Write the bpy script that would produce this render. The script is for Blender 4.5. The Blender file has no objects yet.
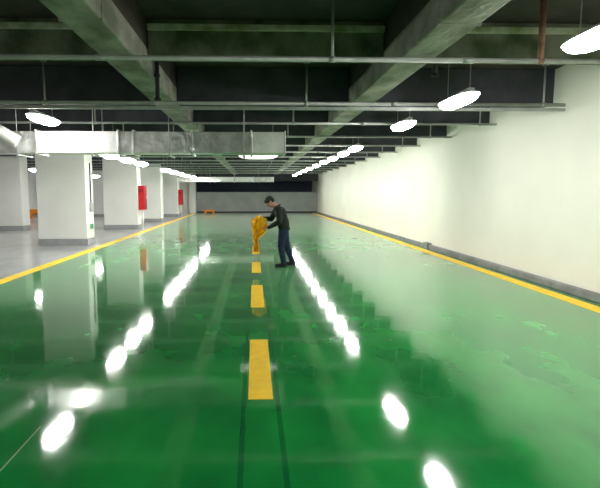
import bpy, bmesh, math, random
from mathutils import Vector, Matrix
random.seed(7)
PI = math.pi
C = bpy.context.scene.collection
S = bpy.context.scene

# ------------------------------------------------------------ camera, world, exposure
cam_d = bpy.data.cameras.new('camera')
cam = bpy.data.objects.new('camera', cam_d); C.objects.link(cam)
cam.location = (0, 0, 1.65)
cam.rotation_euler = (math.radians(90-6.07), 0, math.radians(-1.7))
cam_d.sensor_width = 36; cam_d.lens = 28.8
cam_d.shift_x = 0.053; cam_d.shift_y = 0.0
cam_d.clip_start = .05; cam_d.clip_end = 200
S.camera = cam
w = bpy.data.worlds.new('world'); S.world = w; w.use_nodes = True
w.node_tree.nodes['Background'].inputs[0].default_value = (.6, .75, .7, 1)
w.node_tree.nodes['Background'].inputs[1].default_value = .05
S.view_settings.view_transform = 'Standard'; S.view_settings.look = 'None'
S.view_settings.gamma = 1; S.view_settings.exposure = 1.15
LAMP_POWER = 34.0

# ------------------------------------------------------------ materials
def mat(name, col, rough=.6, metal=0, var=0, scale=3, bump=0, bscale=40, ior=1.45, col2=None, stretch=None, emit=0, detail=4):
    m = bpy.data.materials.new(name); m.use_nodes = True
    nt = m.node_tree; p = nt.nodes['Principled BSDF']
    p.inputs['Base Color'].default_value = (*col, 1); p.inputs['Roughness'].default_value = rough
    p.inputs['Metallic'].default_value = metal; p.inputs['IOR'].default_value = ior
    g = nt.nodes.new('ShaderNodeNewGeometry')
    src = g.outputs['Position']
    if stretch:
        mp = nt.nodes.new('ShaderNodeMapping'); mp.inputs['Scale'].default_value = stretch
        nt.links.new(src, mp.inputs[0]); src = mp.outputs[0]
    if var or col2:
        n = nt.nodes.new('ShaderNodeTexNoise'); n.inputs['Scale'].default_value = scale; n.inputs['Detail'].default_value = detail
        nt.links.new(src, n.inputs['Vector'])
        r = nt.nodes.new('ShaderNodeValToRGB')
        c2 = col2 or tuple(max(0, c*(1-var)) for c in col)
        r.color_ramp.elements[0].position = .36; r.color_ramp.elements[0].color = (*c2, 1)
        r.color_ramp.elements[1].position = .62; r.color_ramp.elements[1].color = (*col, 1)
        nt.links.new(n.outputs['Fac'], r.inputs[0]); nt.links.new(r.outputs[0], p.inputs['Base Color'])
    if bump:
        n = nt.nodes.new('ShaderNodeTexNoise'); n.inputs['Scale'].default_value = bscale
        nt.links.new(src, n.inputs['Vector'])
        b = nt.nodes.new('ShaderNodeBump'); b.inputs['Strength'].default_value = bump; b.inputs['Distance'].default_value = .02
        nt.links.new(n.outputs['Fac'], b.inputs['Height']); nt.links.new(b.outputs[0], p.inputs['Normal'])
    if emit:
        p.inputs['Emission Color'].default_value = (*col, 1); p.inputs['Emission Strength'].default_value = emit
    return m

def epoxy(name, col, col2, rough, ior, bump, marks=False, sheen=.25):
    """glossy self-levelling floor paint: mottled colour, long soft waves"""
    m = bpy.data.materials.new(name); m.use_nodes = True
    nt = m.node_tree; N = nt.nodes; L = nt.links; p = N['Principled BSDF']
    p.inputs['IOR'].default_value = ior
    p.inputs['Sheen Weight'].default_value = sheen; p.inputs['Sheen Roughness'].default_value = .22   # sheen paints in the pale haze seen over the distant floor
    g = N.new('ShaderNodeNewGeometry')
    mp = N.new('ShaderNodeMapping'); mp.inputs['Scale'].default_value = (1, .55, 1); L.new(g.outputs['Position'], mp.inputs[0])
    n = N.new('ShaderNodeTexNoise'); n.inputs['Scale'].default_value = 1.6; n.inputs['Detail'].default_value = 3; n.inputs['Roughness'].default_value = .5
    n.inputs['Distortion'].default_value = 0
    L.new(mp.outputs[0], n.inputs['Vector'])
    r = N.new('ShaderNodeValToRGB'); r.color_ramp.elements[0].position = .22; r.color_ramp.elements[1].position = .78
    r.color_ramp.interpolation = 'EASE'
    r.color_ramp.elements[0].color = (*col2, 1); r.color_ramp.elements[1].color = (*col, 1)
    L.new(n.outputs['Fac'], r.inputs[0]); out = r.outputs[0]
    if marks:
        sx = N.new('ShaderNodeSeparateXYZ'); L.new(g.outputs['Position'], sx.inputs[0])
        def math_(op, a, b):
            q = N.new('ShaderNodeMath'); q.operation = op
            for i, v in enumerate((a, b)):
                if isinstance(v, (int, float)): q.inputs[i].default_value = v
                else: L.new(v, q.inputs[i])
            return q.outputs[0]
        X, Y = sx.outputs[0], sx.outputs[1]
        def strip(x, hw, y0, y1):
            a = math_('LESS_THAN', math_('ABSOLUTE', math_('SUBTRACT', X, x), 0), hw)
            b = math_('MULTIPLY', math_('GREATER_THAN', Y, y0), math_('LESS_THAN', Y, y1))
            return math_('MULTIPLY', a, b)
        def mixc(fac, colr, k):
            nonlocal out
            x = N.new('ShaderNodeMix'); x.data_type = 'RGBA'
            L.new(math_('MULTIPLY', fac, k), x.inputs[0]); L.new(out, x.inputs[6]); x.inputs[7].default_value = (*colr, 1)
            out = x.outputs[2]
        mixc(strip(-.085, .018, 1.5, 9.5), (.0, .06, .02), .5)       # dark tape marks either side of the dashes
        mixc(strip(.185, .018, 1.5, 9.5), (.0, .06, .02), .5)
        mixc(strip(.05, .045, 11.4, 25), (.45, .42, .2), .45)        # worn pale band between far dashes
        mixc(strip(-1.52, .006, .5, 3.3), (.35, .5, .3), .7)           # scratch along a joint
    L.new(out, p.inputs['Base Color'])
    # roughness patches
    n3 = N.new('ShaderNodeTexNoise'); n3.inputs['Scale'].default_value = .9; n3.inputs['Detail'].default_value = 5; L.new(g.outputs['Position'], n3.inputs['Vector'])
    mr = N.new('ShaderNodeMapRange'); mr.inputs[1].default_value = .3; mr.inputs[2].default_value = .7
    mr.inputs[3].default_value = rough*1.05; mr.inputs[4].default_value = rough*1.3
    L.new(n3.outputs['Fac'], mr.inputs[0]); L.new(mr.outputs[0], p.inputs['Roughness'])
    n2 = N.new('ShaderNodeTexNoise'); n2.inputs['Scale'].default_value = 2.2; n2.inputs['Detail'].default_value = 3; L.new(g.outputs['Position'], n2.inputs['Vector'])
    b = N.new('ShaderNodeBump'); b.inputs['Strength'].default_value = bump; b.inputs['Distance'].default_value = .02
    L.new(n2.outputs['Fac'], b.inputs['Height']); L.new(b.outputs[0], p.inputs['Normal'])
    return m

M = dict(
    green=epoxy('green_epoxy', (.012, .28, .048), (.005, .15, .032), .055, 1.75, .08, True, .42),
    grey=epoxy('grey_epoxy', (.36, .38, .38), (.27, .29, .29), .12, 1.6, .2),
    wall=mat('wall_paint', (.84, .84, .75), .75, var=.05, scale=.7, bump=.05, bscale=8),
    backwall=mat('grey_wall_paint', (.36, .38, .36), .8, var=.12, scale=1.2),
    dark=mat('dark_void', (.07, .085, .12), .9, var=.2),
    column=mat('column_paint', (.78, .79, .76), .6, var=.04, scale=1.5),
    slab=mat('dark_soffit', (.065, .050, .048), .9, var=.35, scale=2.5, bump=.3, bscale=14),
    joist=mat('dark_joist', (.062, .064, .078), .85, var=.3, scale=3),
    ledge=mat('pale_ledge', (.55, .56, .46), .9, col2=(.24, .30, .14), scale=4, bump=.4, detail=8),
    stained=mat('stained_concrete', (.20, .21, .16), .9, col2=(.06, .085, .04), scale=2.6, bump=.5, bscale=18, detail=9),
    concrete=mat('raw_concrete', (.37, .35, .32), .9, col2=(.17, .17, .14), scale=3.2, bump=.5, bscale=18, stretch=(1, .6, 1), detail=9),
    kerb=mat('grey_kerb', (.28, .29, .29), .7, var=.3, scale=4, bump=.2),
    skirt=mat('dark_skirting', (.045, .045, .05), .6, var=.3),
    plinth=mat('grey_plinth', (.34, .35, .36), .5, var=.2),
    yellow=mat('yellow_paint', (.92, .60, .014), .5, var=.10, scale=9, bump=.05, ior=1.5),
    pipe=mat('painted_pipe', (.42, .44, .42), .45, metal=.3, var=.2, scale=6),
    rust=mat('rusty_pipe', (.34, .17, .12), .7, var=.4, scale=12),
    galv=mat('galvanised', (.68, .69, .68), .3, metal=.75, var=.3, scale=5, bump=1.0, bscale=7),
    foil_lit=mat('foil_and_lit_duct', (.84, .84, .83), .35, metal=.35, var=.1, scale=5, bump=.5, bscale=10),  # flexible duct foil; on the air ducts, paler metal with lamplight painted in
    housing=mat('lamp_housing', (.75, .76, .76), .4, var=.05),
    lamp=mat('lamp_glow', (1.0, .985, .93), .4, emit=LAMP_POWER),
    dimlamp=mat('dim_lamp_glow', (1.0, .985, .93), .4, emit=.55),
    red=mat('red_enamel', (.55, .02, .025), .35, var=.15),
    redd=mat('dark_red_enamel', (.30, .012, .015), .35, var=.15),
    white=mat('white_plastic', (.8, .8, .8), .4, var=.03),
    signgreen=mat('sign_green', (.02, .28, .10), .4, var=.1),
    black=mat('black_rubber', (.015, .015, .017), .6, var=.3),
    orange=mat('orange_plastic', (.85, .27, .02), .45, var=.15),
    sheet=mat('yellow_film', (.98, .74, .06), .35, col2=(.95, .50, .015), scale=9),
    skin=mat('skin', (.50, .27, .18), .55, var=.1, scale=20),
    hair=mat('hair', (.012, .010, .010), .5, var=.4, scale=60, bump=.6, bscale=120),
    jacket=mat('jacket_cloth', (.014, .019, .016), .85, var=.35, scale=14, bump=.4, bscale=60),
    collar=mat('collar_cloth', (.075, .045, .055), .85, var=.3, scale=20),
    jeans=mat('denim', (.012, .025, .07), .85, var=.4, scale=18, bump=.3, bscale=80),
    shoe=mat('shoe_leather', (.014, .014, .016), .45, var=.3),
    eye=mat('eye_dark', (.01, .008, .008), .2, var=.1),
    lip=mat('lips', (.36, .12, .10), .5, var=.1),
)

# ------------------------------------------------------------ mesh helpers
def box(bm, x0, x1, y0, y1, z0, z1, bev=0):
    r = bmesh.ops.create_cube(bm, size=1)
    vs = r['verts']
    for v in vs:
        v.co = Vector(((x0+x1)/2+v.co.x*(x1-x0), (y0+y1)/2+v.co.y*(y1-y0), (z0+z1)/2+v.co.z*(z1-z0)))
    if bev:
        es = list({e for v in vs for e in v.link_edges})
        bmesh.ops.bevel(bm, geom=es, offset=bev, segments=2, affect='EDGES', profile=.5)
def tube(bm, a, b, r1, r2=None, n=14):
    a = Vector(a); b = Vector(b); d = b-a
    if d.length < 1e-6: return
    m = Matrix.Translation((a+b)/2) @ d.to_track_quat('Z', 'Y').to_matrix().to_4x4()
    bmesh.ops.create_cone(bm, cap_ends=True, segments=n, radius1=r1, radius2=r1 if r2 is None else r2, depth=d.length, matrix=m)
def ball(bm, c, r, n=14):
    if isinstance(r, (int, float)): r = (r, r, r)
    m = Matrix.Translation(c) @ Matrix.Diagonal((*r, 1))
    bmesh.ops.create_uvsphere(bm, u_segments=n, v_segments=max(8, n-4), radius=1, matrix=m)
def capsules(bm, pts):
    """pts: list of (position, radius): a limb that tapers from joint to joint"""
    for (a, ra), (b, rb) in zip(pts, pts[1:]): tube(bm, a, b, ra, rb, 16)
    for a, ra in pts: ball(bm, a, ra, 16)
def link(name, me, m, parent=None):
    o = bpy.data.objects.new(name, me); C.objects.link(o)
    if m: me.materials.append(m)
    if parent: o.parent = parent
    return o
def obj(name, bm, m, parent=None, smooth=False):
    me = bpy.data.meshes.new(name); bm.to_mesh(me); bm.free()
    for p in me.polygons: p.use_smooth = smooth
    return link(name, me, m, parent)
def bx(name, dims, m, parent=None, bev=0):
    bm = bmesh.new(); box(bm, *dims, bev=bev); return obj(name, bm, m, parent)
def tag(o, label, cat, group=None, kind=None):
    o['label'] = label; o['category'] = cat
    if group: o['group'] = group
    if kind: o['kind'] = kind
    return o
def thing(name, label, cat, loc=(0, 0, 0), rotz=0, group=None):
    o = bpy.data.objects.new(name, None); C.objects.link(o); o.location = loc; o.rotation_euler = (0, 0, rotz)
    o.empty_display_size = .1
    return tag(o, label, cat, group)
def struct(name, dims, m, label=None):
    o = bx(name, dims, m); o['kind'] = 'structure'; o['label'] = label or name.replace('_', ' '); return o
def dup(root, loc, rotz, label):
    r = root.copy(); C.objects.link(r); r.location = loc; r.rotation_euler = (0, 0, rotz); r['label'] = label
    for ch in list(root.children):
        c = ch.copy(); C.objects.link(c); c.parent = r
        for g in list(ch.children):
            d = g.copy(); C.objects.link(d); d.parent = c
    return r
ORD = ['nearest', 'second', 'third', 'fourth', 'fifth', 'sixth', 'seventh', 'eighth', 'ninth', 'tenth', 'eleventh', 'twelfth', 'thirteenth', 'fourteenth', 'fifteenth']
def nth(i): return 'nearest' if i == 0 else ORD[i] + ' nearest'

# ------------------------------------------------------------ the setting
WR, WL, YB, YN, ZS = 5.27, -20.0, 39.8, -4.0, 3.80
struct('floor', (-4.72, WR, YN, YB, -.1, 0), M['green'], 'glossy green epoxy floor of the wide aisle')
struct('floor.001', (WL, -4.72, YN, YB, -.1, 0), M['grey'], 'glossy grey floor of the bays left of the yellow line')
struct('wall_right', (WR, WR+.2, YN, YB+4, -.1, ZS), M['wall'], 'long white painted wall on the right')
struct('wall_left', (WL-.2, WL, YN, YB+4, -.1, ZS), M['wall'], 'pale wall far to the left')
struct('wall_front', (WL, WR, YN-.2, YN, -.1, ZS), M['wall'], 'wall behind the viewer')
struct('wall_back', (-4.9, WR, YB, YB+.2, -.1, 1.72), M['backwall'], 'grey half-height wall at the far end of the aisle')
struct('wall_back.001', (WL, -4.9, YB, YB+.2, -.1, ZS), M['wall'], 'pale full-height wall behind the far columns')
struct('wall_back.002', (WL, WR+.2, YB+4, YB+4.2, -.1, ZS), M['dark'], 'dark wall beyond the half-height wall')
struct('floor.002', (WL, WR, YB+.2, YB+4, -.1, 0), M['dark'], 'dark floor beyond the half-height wall')
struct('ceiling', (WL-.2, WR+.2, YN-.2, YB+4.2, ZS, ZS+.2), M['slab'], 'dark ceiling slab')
struct('baseboard_back', (-4.72, WR-.09, YB-.03, YB, 0, .14), M['skirt'], 'dark skirting along the far wall')
# kerb with a step where it widens
bm = bmesh.new(); box(bm, WR-.10, WR, YN, 14.0, 0, .13, .015); box(bm, WR-.15, WR, 14.0, 14.35, 0, .17, .015); box(bm, WR-.06, WR, 14.35, YB, 0, .11, .01)
o = obj('baseboard_right', bm, M['kerb']); o['kind'] = 'structure'; o['label'] = 'low grey kerb along the foot of the white wall'
# dark header over the far wall
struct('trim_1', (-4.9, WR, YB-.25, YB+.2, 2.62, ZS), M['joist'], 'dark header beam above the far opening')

# long concrete beams
def long_beam(x0, x1, label):
    t = thing('concrete_beam', label, 'beam', ((x0+x1)/2, 0, 3.15), 0, 'long ceiling beams')
    h = (x1-x0)/2
    bm = bmesh.new(); box(bm, -h, h, YN, YB-.26, 0, .30, .02)
    for y in [4.4+k*6.2 for k in range(5)]: box(bm, -h-.006, h+.006, y, y+.05, -.008, .29)   # formwork seams
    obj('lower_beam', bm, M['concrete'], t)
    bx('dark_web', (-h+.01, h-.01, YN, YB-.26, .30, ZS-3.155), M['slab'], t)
long_beam(-1.69, -1.32, 'rough concrete ceiling beam running away left of the dashed line')
long_beam(1.65, 2.03, 'rough concrete ceiling beam running away right of the dashed line, towards the lamps by the wall')
# cross beams
JY = [6.25, 8.5] + [10.8+2.4*k for k in range(12)]
def spans(): return [(WL, -1.69), (-1.32, 1.65), (2.03, WR)]
for i, y in enumerate(JY):
    bm = bmesh.new()
    zb = 3.36 if i == 0 else 3.19
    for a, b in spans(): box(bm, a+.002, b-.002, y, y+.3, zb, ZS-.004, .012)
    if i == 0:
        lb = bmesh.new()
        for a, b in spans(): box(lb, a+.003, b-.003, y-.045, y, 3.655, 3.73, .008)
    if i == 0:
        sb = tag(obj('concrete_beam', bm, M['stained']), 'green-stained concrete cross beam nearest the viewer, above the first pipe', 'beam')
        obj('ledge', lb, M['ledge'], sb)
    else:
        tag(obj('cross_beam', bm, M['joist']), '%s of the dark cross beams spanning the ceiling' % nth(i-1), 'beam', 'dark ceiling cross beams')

# ------------------------------------------------------------ columns
def column(x0, x1, y0, label, depth=.7):
    t = thing('column', label, 'column', ((x0+x1)/2, y0+depth/2, 0), 0, 'square white columns')
    hx, hy = (x1-x0)/2, depth/2
    bx('shaft', (-hx, hx, -hy, hy, .2, ZS-.003), M['column'], t, .02)
    bx('plinth', (-hx-.012, hx+.012, -hy-.012, hy+.012, 0, .2), M['plinth'], t, .01)
    return t
RA = [15.3, 22.0, 27.5, 33.6]
nm = ['nearest white column, wide and square, beside the left yellow line',
      'second white column along the left yellow line, with the larger red cabinet',
      'third white column along the left yellow line, between the two with red cabinets',
      'fourth and farthest white column along the left yellow line, with the smaller red cabinet']
for y, l in zip(RA, nm): column(-6.8, -5.27, y, l)
struct('trim_2', (-5.25, -4.72, YB-.5, YB, 0, ZS-.002), M['column'], 'white pilaster at the left end of the far wall')
nm = ['white column cut off by the left picture edge, left of the nearest column', 'white column hidden mostly behind the nearest column',
      'narrow-looking white column between the nearest and second columns']
for y, l in zip([21.5, 27.5, 33.4], nm): column(-11.75, -10.2, y, l)
for y, l in zip([27.5, 33.6], ['pale column deep in the left bays, at the picture edge', 'pale column deep in the left bays, right of the dark post']): column(-16.6, -15.2, y, l)

# ------------------------------------------------------------ floor markings
def line(name, x0, x1, y0, y1, label, group=None):
    bm = bmesh.new(); box(bm, x0, x1, y0, y1, 0, .004, .0015)
    return tag(obj(name, bm, M['yellow']), label, 'floor marking', group)
line('yellow_line', 4.76, 5.02, YN, YB-.1, 'long yellow painted line beside the kerb of the white wall')
line('yellow_line', -4.86, -4.60, YN, YB-.6, 'long yellow painted line between green and grey floor')
dl = ['nearest', 'second nearest', 'third nearest', 'fourth nearest', 'fifth nearest', 'sixth nearest', 'seventh nearest', 'eighth nearest']
for i, (a, b) in enumerate([(3.70, 5.28), (6.82, 8.5), (9.85, 11.4), (12.9, 14.5), (16, 17.6), (19.1, 20.7), (22.2, 23.8), (25.3, 26.9)]):
    line('yellow_dash', -.05, .15, a, b, '%s yellow dash of the broken centre line on the green floor' % dl[i], 'broken centre line')

# ------------------------------------------------------------ pipes under the ceiling, with hanger rods
def cross_pipe(y, z, r, x0, x1, hangers, label, clamp=True, double=False, rust=None):
    t = thing('ceiling_pipe', label, 'pipe', (0, y, z), 0, 'pipes crossing below the ceiling')
    bm = bmesh.new(); tube(bm, (x0, 0, 0), (x1, 0, 0), r, n=16)
    for k in range(int(x0)+1, int(x1), 4): tube(bm, (k+.3, 0, 0), (k+.42, 0, 0), r*1.25, n=16)
    obj('pipe', bm, M['pipe'], t, True)
    if double:
        bm = bmesh.new(); box(bm, x0, x1, -.03, .03, -.105, -.055, .006); obj('channel', bm, M['pipe'], t)
        hz = -.105
    else: hz = 0
    for hx in hangers:
        bm = bmesh.new()
        rr = .034 if hx == rust else .016
        tube(bm, (hx, 0, hz), (hx, 0, ZS-z-.002), rr, n=12)
        tube(bm, (hx-.03, 0, 0), (hx+.03, 0, 0), r*1.35, n=16)
        tube(bm, (hx, 0, ZS-z-.02), (hx, 0, ZS-z-.001), .05, n=16)
        obj('hanger', bm, M['rust'] if hx == rust else M['pipe'], t, True)
for i, jy in enumerate(JY):
    y = jy-.32 if i else 5.4
    hs = {0: [-6.2, .86, 3.17], 1: [-7.6, -3.42, .88, 4.9], 2: [-8.4, -6.6, -3.35, .85, 4.9]}.get(i, [-12, -7.8, -3.4+.1*(i % 3), .9, 4.7])
    cross_pipe(y, 3.13 if i != 0 else 3.1, .026 if i != 1 else .03, WL+.01, WR-.005, hs,
               '%s of the thin grey pipes crossing below the ceiling' % nth(i), double=(i == 1), rust=3.17 if i == 0 else None)

# dark vertical drop pipe on the left concrete beam
bm = bmesh.new(); tube(bm, (0, 0, 0), (0, 0, .62), .03, n=16); tube(bm, (0, 0, 0), (0, 0, .03), .045); tube(bm, (0, 0, .3), (0, 0, .34), .04)
o = tag(obj('drain_pipe', bm, M['black'], None, True), 'short dark vertical pipe beside the left concrete beam', 'pipe'); o.location = (-1.28, 6.62, 2.88)
bm = bmesh.new(); tube(bm, (0, 0, 0), (0, 0, .5), .035, n=16); tube(bm, (0, 0, 0), (0, 0, .03), .05)
o = tag(obj('drain_pipe', bm, M['black'], None, True), 'short dark stub hanging from the ceiling right of the right concrete beam', 'pipe'); o.location = (2.55, 6.9, 3.29)

# ------------------------------------------------------------ ventilation ducts
def duct(y0, y1, z0, z1, x0, x1, seams, label, bright):
    t = thing('air_duct', label, 'duct', (0, 0, 0))
    cur = x0
    for k, s in enumerate(seams+[x1]):
        bm = bmesh.new(); box(bm, cur+.003, s-.003, y0, y1, z0, z1, .012)
        # crossed stiffening crease on the front sheet
        obj('duct_section', bm, M['foil_lit'] if k in bright else M['galv'], t)  # lamplit stretches of the duct are painted as a paler metal
        if s != x1:
            bm = bmesh.new(); box(bm, s-.022, s+.022, y0-.03, y1+.03, z0-.03, z1+.03, .006); obj('flange', bm, M['galv'], t)
        cur = s
    bm = bmesh.new(); box(bm, x1, x1+.03, y0-.02, y1+.02, z0-.02, z1+.02, .006); obj('end_cap', bm, M['galv'], t)
    for hx in [x0+.4+k*1.5 for k in range(int((x1-x0)/1.5)+1)]:
        if hx > x1: break
        bm = bmesh.new()
        for yy in (y0-.05, y1+.05): tube(bm, (hx, yy, z0-.06), (hx, yy, ZS-.002), .008, n=8)
        box(bm, hx-.02, hx+.02, y0-.08, y1+.08, z0-.062, z0-.032)
        obj('hanger', bm, M['pipe'], t)
    return t
duct(9.9, 10.4, 2.45, 2.88, -9.6, .62, [-8.0, -6.6, -5.45, -4.35, -2.72, -2.42, -1.25, -.05], 'long silver rectangular air duct crossing the left half of the aisle', (4, 8))
duct(29.6, 30.1, 2.32, 2.62, -4.6, 1.2, [-3.6, -2.4, -1.2, 0], 'distant pale air duct hanging across the aisle before the far wall', (0, 1, 2, 3))
# curved branch duct rising at the picture's left edge
pts = [(-6.9, 9.3, 3.05), (-6.2, 9.35, 3.1), (-5.7, 9.4, 3.06), (-5.25, 9.5, 2.98), (-4.95, 9.62, 2.86), (-4.75, 9.66, 2.72), (-4.62, 9.70, 2.64)]
def bend(name, pts, r, m, label, cat, parent=None):
    cu = bpy.data.curves.new(name, 'CURVE'); cu.dimensions = '3D'; cu.bevel_depth = r; cu.bevel_resolution = 4; cu.use_fill_caps = True
    sp = cu.splines.new('NURBS'); sp.points.add(len(pts)-1)
    for p, q in zip(sp.points, pts): p.co = (*q, 1)
    sp.use_endpoint_u = True; sp.order_u = 4
    tmp = bpy.data.objects.new(name, cu); C.objects.link(tmp)
    bpy.context.view_layer.update()
    me = bpy.data.meshes.new_from_object(tmp.evaluated_get(bpy.context.evaluated_depsgraph_get()))
    bpy.data.objects.remove(tmp)
    for p in me.polygons: p.use_smooth = True
    me.materials.clear()
    o = link(name, me, m, parent)
    if not parent: tag(o, label, cat)
    return o
bend('flexible_duct', pts, .13, M['foil_lit'], 'bent silver flexible duct joining the air duct at the left picture edge', 'duct')
bend('cable', [(-6.6, 8.9, 3.3), (-5.8, 8.95, 3.28), (-5.2, 9.0, 3.12), (-4.6, 9.0, 3.12), (-4.1, 8.9, 3.2)], .014, M['black'],
     'thin dark cable drooping beside the left lamp above the silver duct', 'cable')

# ------------------------------------------------------------ lamps
def make_lamp(label, group, length=1.1, wid=.165, rod=.6, glow=None):
    t = thing('ceiling_lamp', label, 'lamp', (0, 0, 0), 0, group)
    bm = bmesh.new()
    # housing with sloped reflector wings
    h = length/2
    ball(bm, (0, 0, 0), (1, 1, 1), 24)
    for v in bm.verts:
        sx = math.copysign(abs(v.co.x)**.8, v.co.x); sy = math.copysign(abs(v.co.y)**.6, v.co.y)
        v.co = Vector((sx*wid, sy*h, max(v.co.z, 0)**.7*.045-.004))
    bmesh.ops.remove_doubles(bm, verts=bm.verts, dist=.0005)
    box(bm, -wid*.3, wid*.3, -h*.8, h*.8, .03, .075, .01)
    obj('housing', bm, M['housing'], t)
    # rounded glowing diffuser
    bm = bmesh.new()
    ball(bm, (0, 0, 0), (1, 1, 1), 24)
    for v in bm.verts:
        sx = math.copysign(abs(v.co.x)**.8, v.co.x); sy = math.copysign(abs(v.co.y)**.55, v.co.y)
        v.co = Vector((sx*(wid-.012), sy*(h-.02), min(v.co.z, 0)*.10-.006))
    bmesh.ops.remove_doubles(bm, verts=bm.verts, dist=.0005)
    obj('diffuser', bm, glow or M['lamp'], t, True)
    for y in (-h*.7, h*.7):
        bm = bmesh.new(); tube(bm, (0, y, .07), (0, y, .07+rod), .006, n=8); tube(bm, (0, y, .07), (0, y, .09), .018, n=10)
        obj('rod', bm, M['pipe'], t)
    return t
ZR = 3.02
first = None
RY = [1.5, 4.12, 7.15, 9.75, 14.3, 16.2, 18.4, 20.6, 23.2, 26, 28.8, 32, 35.5]
for i, y in enumerate(RY):
    z = ZR if i < 4 else 2.98
    if i == 0: lab = 'unseen glowing ceiling lamp added to the right-hand row, above and behind the viewer'  # unseen lamp carrying on the row, added to light the near end
    else: lab = '%s visible glowing lamp of the row beside the white wall' % nth(i-1)
    if first is None: first = make_lamp(lab, 'row of lamps beside the white wall', rod=ZS-ZR-.07); first.location = (3.0, y, z)
    else: dup(first, (3.0, y, z+0), 0, lab)
# left near lamp and the left row beyond the duct, hung lower
lf = make_lamp('bright oval lamp above the left end of the silver duct', 'lamps left of the dashed line', rod=ZS-ZR-.07)
lf.location = (-3.86, 9.15, ZR)
dup(lf, (-3.92, 1.5, ZR), 0, 'unseen lamp added to the left-hand row, above and behind the viewer')  # out of view, added so the near end is not left dark
ZL = 2.58
low = None
for i, y in enumerate([11.9, 13.6, 15.2, 19.4, 21.2, 23.2, 25.4, 28, 32.5, 35.8]):
    lab = '%s lamp of the low-hung row beyond the silver duct' % nth(i)
    if low is None: low = make_lamp(lab, 'low-hung lamps beyond the silver duct', rod=ZS-ZL-.07); low.location = (-3.5, y, ZL)
    else: dup(low, (-3.5, y, ZL), 0, lab)
# lamps hung crosswise
cr = make_lamp('crosswise lamp just beyond the right end of the silver duct', 'lamps hung crosswise', length=.95, wid=.07, rod=ZS-2.52-.07, glow=M['dimlamp'])
cr.location = (.10, 11.1, 2.52); cr.rotation_euler = (0, 0, PI/2)
dup(cr, (-2.4, 28.9, 2.42), PI/2, 'distant crosswise lamp left, before the far pale duct')
# left bays
bay = None
for x, y, lab in [(-8.6, 12.5, 'lamp in the left bay, between the first and second column rows'), (-8.6, 19.5, 'lamp in the left bay behind the nearest column'),
                  (-8.6, 26.5, 'lamp in the left bay near the third column'), (-8.6, 33.5, 'farthest lamp in the left bay between column rows'),
                  (-13.6, 18, 'lamp deep in the left bays, nearer one'), (-13.6, 25, 'lamp deep in the left bays, middle one'), (-13.6, 31.5, 'lamp deep in the left bays, farther one seen reflected on grey floor'),
                  (-8.6, 5, 'lamp in the left bay outside the picture')]:
    if bay is None: bay = make_lamp(lab, 'lamps in the left bays', rod=ZS-2.58-.07); bay.location = (x, y, 2.58)
    else: dup(bay, (x, y, 2.58), 0, lab)

# ------------------------------------------------------------ cabinets, signs, small things
def red_cabinet(y, z0, z1, wy, label):
    t = thing('fire_cabinet', label, 'cabinet', (-5.25, y, z0), 0, 'red cabinets on the columns')
    h = z1-z0
    bx('body', (0, .26, -wy/2, wy/2, 0, h), M['red'], t, .01)
    d = bx('door', (.26, .275, -wy/2+.02, wy/2-.02, .02, h-.02), M['redd'], t, .004)
    bx('handle', (.275, .30, wy/2-.09, wy/2-.06, h*.45, h*.6), M['white'], d, .004)
    bx('label_plate', (.02, .24, -wy/2-.006, -wy/2, h*.72, h*.86), M['redd'], t, .001)
red_cabinet(22.35, .88, 1.98, .5, 'tall red cabinet on the side of the second column')
red_cabinet(33.95, .82, 1.88, .5, 'red cabinet on the farthest column, smaller in view')
# riser pipes below the cabinets
for y, lab in [(22.35, 'second'), (33.95, 'farthest')]:
    bm = bmesh.new(); tube(bm, (0, 0, 0), (0, 0, .80), .03); tube(bm, (0, 0, 0), (0, 0, .02), .06); tube(bm, (0, 0, .4), (0, 0, .44), .04)
    o = tag(obj('riser_pipe', bm, M['white'], None, True), 'short white pipe below the red cabinet of the %s column' % lab, 'pipe'); o.location = (-5.12, y, 0)
# low green sign and dark conduit on the nearest column
t = thing('exit_sign', 'small green sign low on the side of the nearest column', 'sign', (-5.268, 15.68, .48))
bx('frame', (0, .02, -.17, .17, 0, .2), M['white'], t, .004); bx('panel', (.02, .026, -.15, .15, .02, .18), M['signgreen'], t, .001)
t = thing('conduit_box', 'grey conduit and switch box on the side of the nearest column', 'box', (-5.268, 15.66, 1.05))
bx('box', (0, .07, -.09, .09, 0, .28), M['pipe'], t, .008)
bm = bmesh.new(); tube(bm, (.03, 0, .28), (.03, 0, 1.55), .018); obj('conduit', bm, M['skirt'], t, True)
# orange things far away
def barrier(loc, label, w_=.9, h_=.34):
    t = thing('plastic_barrier', label, 'barrier', loc)
    bm = bmesh.new(); box(bm, -w_/2, w_/2, -.12, .12, h_*.45, h_, .04); obj('body', bm, M['orange'], t)
    for s in (-1, 1):
        bm = bmesh.new(); box(bm, s*w_*.36-.08, s*w_*.36+.08, -.14, .14, 0, h_*.47, .02); obj('foot', bm, M['orange'], t)
    return t
barrier((-3.6, 38.9, 0), 'small orange object on the floor against the far grey wall', .85, .3)
barrier((-14.2, 31.9, 0), 'orange object on the floor beside the dark post in the left bays', .9, .6)
t = thing('dark_post', 'thin dark post standing on the grey floor in the left bays', 'post', (-14.9, 32.0, 0))
bm = bmesh.new(); tube(bm, (0, 0, .03), (0, 0, 2.0), .07, n=16); obj('pole', bm, M['black'], t, True)
bm = bmesh.new(); tube(bm, (0, 0, 0), (0, 0, .04), .2, .16, n=20); obj('base', bm, M['black'], t, True)

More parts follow.
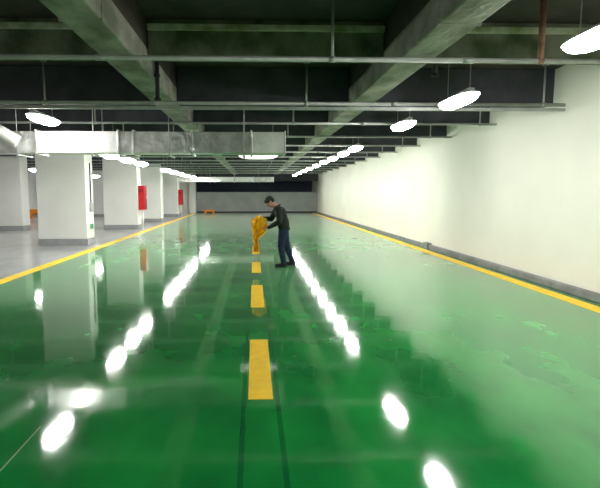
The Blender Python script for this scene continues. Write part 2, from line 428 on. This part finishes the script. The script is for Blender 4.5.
# ------------------------------------------------------------ person
def organic(name, bm, m, parent, vox, smooth=4):
    me = bpy.data.meshes.new(name); bm.to_mesh(me); bm.free()
    tmp = bpy.data.objects.new(name, me); C.objects.link(tmp)
    r = tmp.modifiers.new('r', 'REMESH'); r.mode = 'VOXEL'; r.voxel_size = vox; r.use_smooth_shade = True
    s = tmp.modifiers.new('s', 'SMOOTH'); s.iterations = smooth; s.factor = .5
    bpy.context.view_layer.update()
    me2 = bpy.data.meshes.new_from_object(tmp.evaluated_get(bpy.context.evaluated_depsgraph_get()))
    bpy.data.objects.remove(tmp)
    for p in me2.polygons: p.use_smooth = True
    me2.materials.clear()
    return link(name, me2, m, parent)
V = Vector
PY = 10.75      # depth where the person stands; faces -X, left side towards the viewer
hipN, hipF = V((.66, PY-.09, .86)), V((.67, PY+.09, .86))
kneeN, kneeF = V((.60, PY-.11, .47)), V((.74, PY+.12, .47))
ankN, ankF = V((.66, PY-.13, .09)), V((.87, PY+.14, .09))
waist = V((.66, PY, 1.0)); chest = V((.585, PY, 1.21)); neck = V((.50, PY, 1.36)); skull = V((.36, PY, 1.455))
shN, shF = V((.54, PY-.18, 1.29)), V((.52, PY+.18, 1.29))
elN, elF = V((.56, PY-.24, 1.02)), V((.40, PY+.22, 1.06))
wrN, wrF = V((.32, PY-.12, .885)), V((.20, PY+.08, 1.075))
bm = bmesh.new()
# torso
capsules(bm, [(waist+V((0, -.07, -.1)), .095), (waist+V((0, -.06, 0)), .09), (chest+V((0, -.07, 0)), .10), (shN+V((0, .03, .0)), .055)])
capsules(bm, [(waist+V((0, .07, -.1)), .095), (waist+V((0, .06, 0)), .09), (chest+V((0, .07, 0)), .10), (shF+V((0, -.03, .0)), .055)])
capsules(bm, [(chest, .10), (neck-V((-.02, 0, .04)), .065), (neck, .052), (skull+V((.035, 0, -.05)), .05)])
for h, k, a in ((hipN, kneeN, ankN), (hipF, kneeF, ankF)):
    capsules(bm, [(h, .085), (k, .052), (k.lerp(a, .3), .045), (a, .034), (a+V((-.12, 0, -.045)), .03)])
for s, e, w_ in ((shN, elN, wrN), (shF, elF, wrF)):
    capsules(bm, [(s, .05), (e, .038), (e.lerp(w_, .3), .037), (w_, .024)])
# head: leaning forward and down
hd = Matrix.Translation(skull) @ Matrix.Rotation(math.radians(-55), 4, 'Y')   # local -X is where the face points
def H(x, y, z): return hd @ V((x, y, z))
def hball(c, r, n=18):
    m_ = hd @ Matrix.Translation(c) @ Matrix.Diagonal((*r, 1)); bmesh.ops.create_uvsphere(bm, u_segments=n, v_segments=n-4, radius=1, matrix=m_)
hball((.01, 0, .025), (.098, .075, .092)); hball((-.035, 0, -.045), (.058, .056, .072)); hball((-.07, 0, -.10), (.026, .03, .022))
capsules(bm, [(H(-.092, 0, .012), .009), (H(-.112, 0, -.03), .014)])           # nose
for s in (-1, 1):
    hball((.008, s*.077, -.012), (.022, .010, .034), 12); hball((-.078, s*.032, .022), (.018, .026, .009), 12); hball((-.07, s*.04, -.03), (.02, .02, .022), 12)
# hands: palm, four fingers and a thumb closing on the sheet
def hand(wr, d, up, side):
    d = d.normalized(); up = (up - up.dot(d)*d).normalized(); lat = d.cross(up).normalized()*side
    capsules(bm, [(wr, .024), (wr+d*.03, .026)])
    for q in (-.024, -.008, .008, .024): capsules(bm, [(wr+d*.02+lat*q*.6, .017), (wr+d*.088+lat*q, .013)])
    for q, ln in zip((-.030, -.010, .010, .030), (.060, .078, .085, .074)):
        p = wr+d*.088+lat*q
        p1 = p+(d*.85-up*.5)*ln*.45; p2 = p1+(d*.2-up*.95)*ln*.32; p3 = p2+(-d*.45-up*.8)*ln*.26
        capsules(bm, [(p, .0105), (p1, .0095), (p2, .0085), (p3, .0078)])
    p = wr+d*.03+lat*.024
    p1 = p+d*.03+lat*.026-up*.012; p2 = p1+d*.030+lat*.004-up*.022; p3 = p2+d*.018-lat*.008-up*.018
    capsules(bm, [(p, .015), (p1, .012), (p2, .0105), (p3, .009)])
hand(wrN, V((-1, .25, .05)), V((0, -.35, 1)), 1)
hand(wrF, V((-1, -.35, .0)), V((0, .35, 1)), -1)
body = organic('person', bm, M['skin'], None, .0055, 3)
tag(body, 'person in dark jacket and blue jeans bending over the centre line, holding a yellow sheet', 'person')
# hair
bm = bmesh.new()
hball((.018, 0, .042), (.104, .083, .089)); hball((.055, 0, .0), (.062, .074, .075)); hball((-.055, 0, .092), (.045, .058, .028))
for s in (-1, 1): hball((.012, s*.068, .02), (.03, .014, .05), 12)
organic('hair', bm, M['hair'], body, .008, 2)
for s in (-1, 1):
    bm = bmesh.new(); hball((-.083, s*.031, .005), (.010, .013, .0075), 10); obj('eye', bm, M['eye'], body, True)
bm = bmesh.new(); hball((-.092, 0, -.070), (.008, .022, .006), 10); obj('mouth', bm, M['lip'], body, True)
# jacket
bm = bmesh.new()
for s in (-1, 1):
    sh = shN if s < 0 else shF
    capsules(bm, [(V((.665, PY+s*.085, .90)), .128), (waist+V((.0, s*.08, .0)), .122), (chest+V((.005, s*.085, 0)), .125), (sh+V((.01, -s*.035, -.01)), .082)])
capsules(bm, [(chest, .14), (neck+V((.025, 0, -.055)), .088)])
capsules(bm, [(shN, .076), (elN, .062), (elN.lerp(wrN, .5), .054), (wrN.lerp(elN, .08), .042)])
capsules(bm, [(shF, .076), (elF, .062), (elF.lerp(wrF, .5), .054), (wrF.lerp(elF, .08), .042)])
capsules(bm, [(V((.76, PY-.05, .86)), .05), (V((.76, PY+.05, .86)), .05)])    # hem standing off at the back
jk = organic('jacket', bm, M['jacket'], body, .011, 4)
bm = bmesh.new()
for k in range(24):
    a = 2*PI*k/24; b = 2*PI*(k+1)/24
    f = lambda t: neck+V((.02+.062*math.cos(t), .074*math.sin(t), -.005+.03*math.cos(t)))
    capsules(bm, [(f(a), .021), (f(b), .021)])
organic('collar', bm, M['collar'], jk, .008, 2)
for e, w_ in ((elN, wrN), (elF, wrF)):
    bm = bmesh.new(); d = (w_-e).normalized(); tube(bm, w_-d*.03, w_+d*.008, .040, .036, 18); obj('cuff', bm, M['collar'], jk, True)
# jeans
bm = bmesh.new()
capsules(bm, [(waist+V((.0, -.06, -.03)), .105), (hipN, .115), (hipN.lerp(kneeN, .55), .094), (kneeN, .076), (kneeN.lerp(ankN, .5), .070), (ankN+V((0, 0, .015)), .062)])
capsules(bm, [(waist+V((.0, .06, -.03)), .105), (hipF, .115), (hipF.lerp(kneeF, .55), .094), (kneeF, .076), (kneeF.lerp(ankF, .5), .070), (ankF+V((0, 0, .015)), .062)])
organic('jeans', bm, M['jeans'], body, .011, 3)
for a in (ankN, ankF):
    bm = bmesh.new()
    capsules(bm, [(V((a.x+.03, a.y, .055)), .046), (V((a.x-.07, a.y, .045)), .044), (V((a.x-.17, a.y, .038)), .036)])
    capsules(bm, [(V((a.x, a.y, .085)), .045), (V((a.x-.05, a.y, .06)), .045)])
    for v in bm.verts: v.co.z = max(v.co.z, .012)
    sh_ = organic('shoe', bm, M['shoe'], body, .008, 2)
    bm = bmesh.new(); box(bm, a.x-.20, a.x+.075, a.y-.045, a.y+.045, 0.004, .024, .011); obj('sole', bm, M['black'], sh_)

# crumpled yellow sheet held in both hands
bm = bmesh.new()
NU, NV = 40, 64
grid = []
for j in range(NV+1):
    t_ = j/NV
    z = 1.115-.80*t_
    if t_ < .4: wdt = .36-.10*abs(t_-.15)/.25*.6; cx = .125
    elif t_ < .55:
        q = (t_-.4)/.15; wdt = .30*(1-q)+.15*q; cx = .125*(1-q)+.045*q
    else: wdt = .15-.03*math.sin((t_-.55)*9); cx = .045
    row = []
    for i in range(NU+1):
        u = i/NU-.5
        x = cx+u*wdt+.012*math.sin(t_*23+u*5)
        y = PY-.02+.05*math.sin(u*19+t_*6)*(.4+.6*min(1, t_*3))+.02*math.sin(t_*31+u*13)
        zz = z+.035*math.cos(u*PI*2.2)*(1-t_)+.012*math.sin(u*21)
        row.append(bm.verts.new((x, y, zz)))
    grid.append(row)
for j in range(NV):
    for i in range(NU): bm.faces.new((grid[j][i], grid[j][i+1], grid[j+1][i+1], grid[j+1][i]))
bmesh.ops.solidify(bm, geom=bm.faces[:], thickness=.006)
tag(obj('masking_sheet', bm, M['sheet'], None, True), 'crumpled yellow-orange sheet hanging from the hands of the bending person', 'sheet')
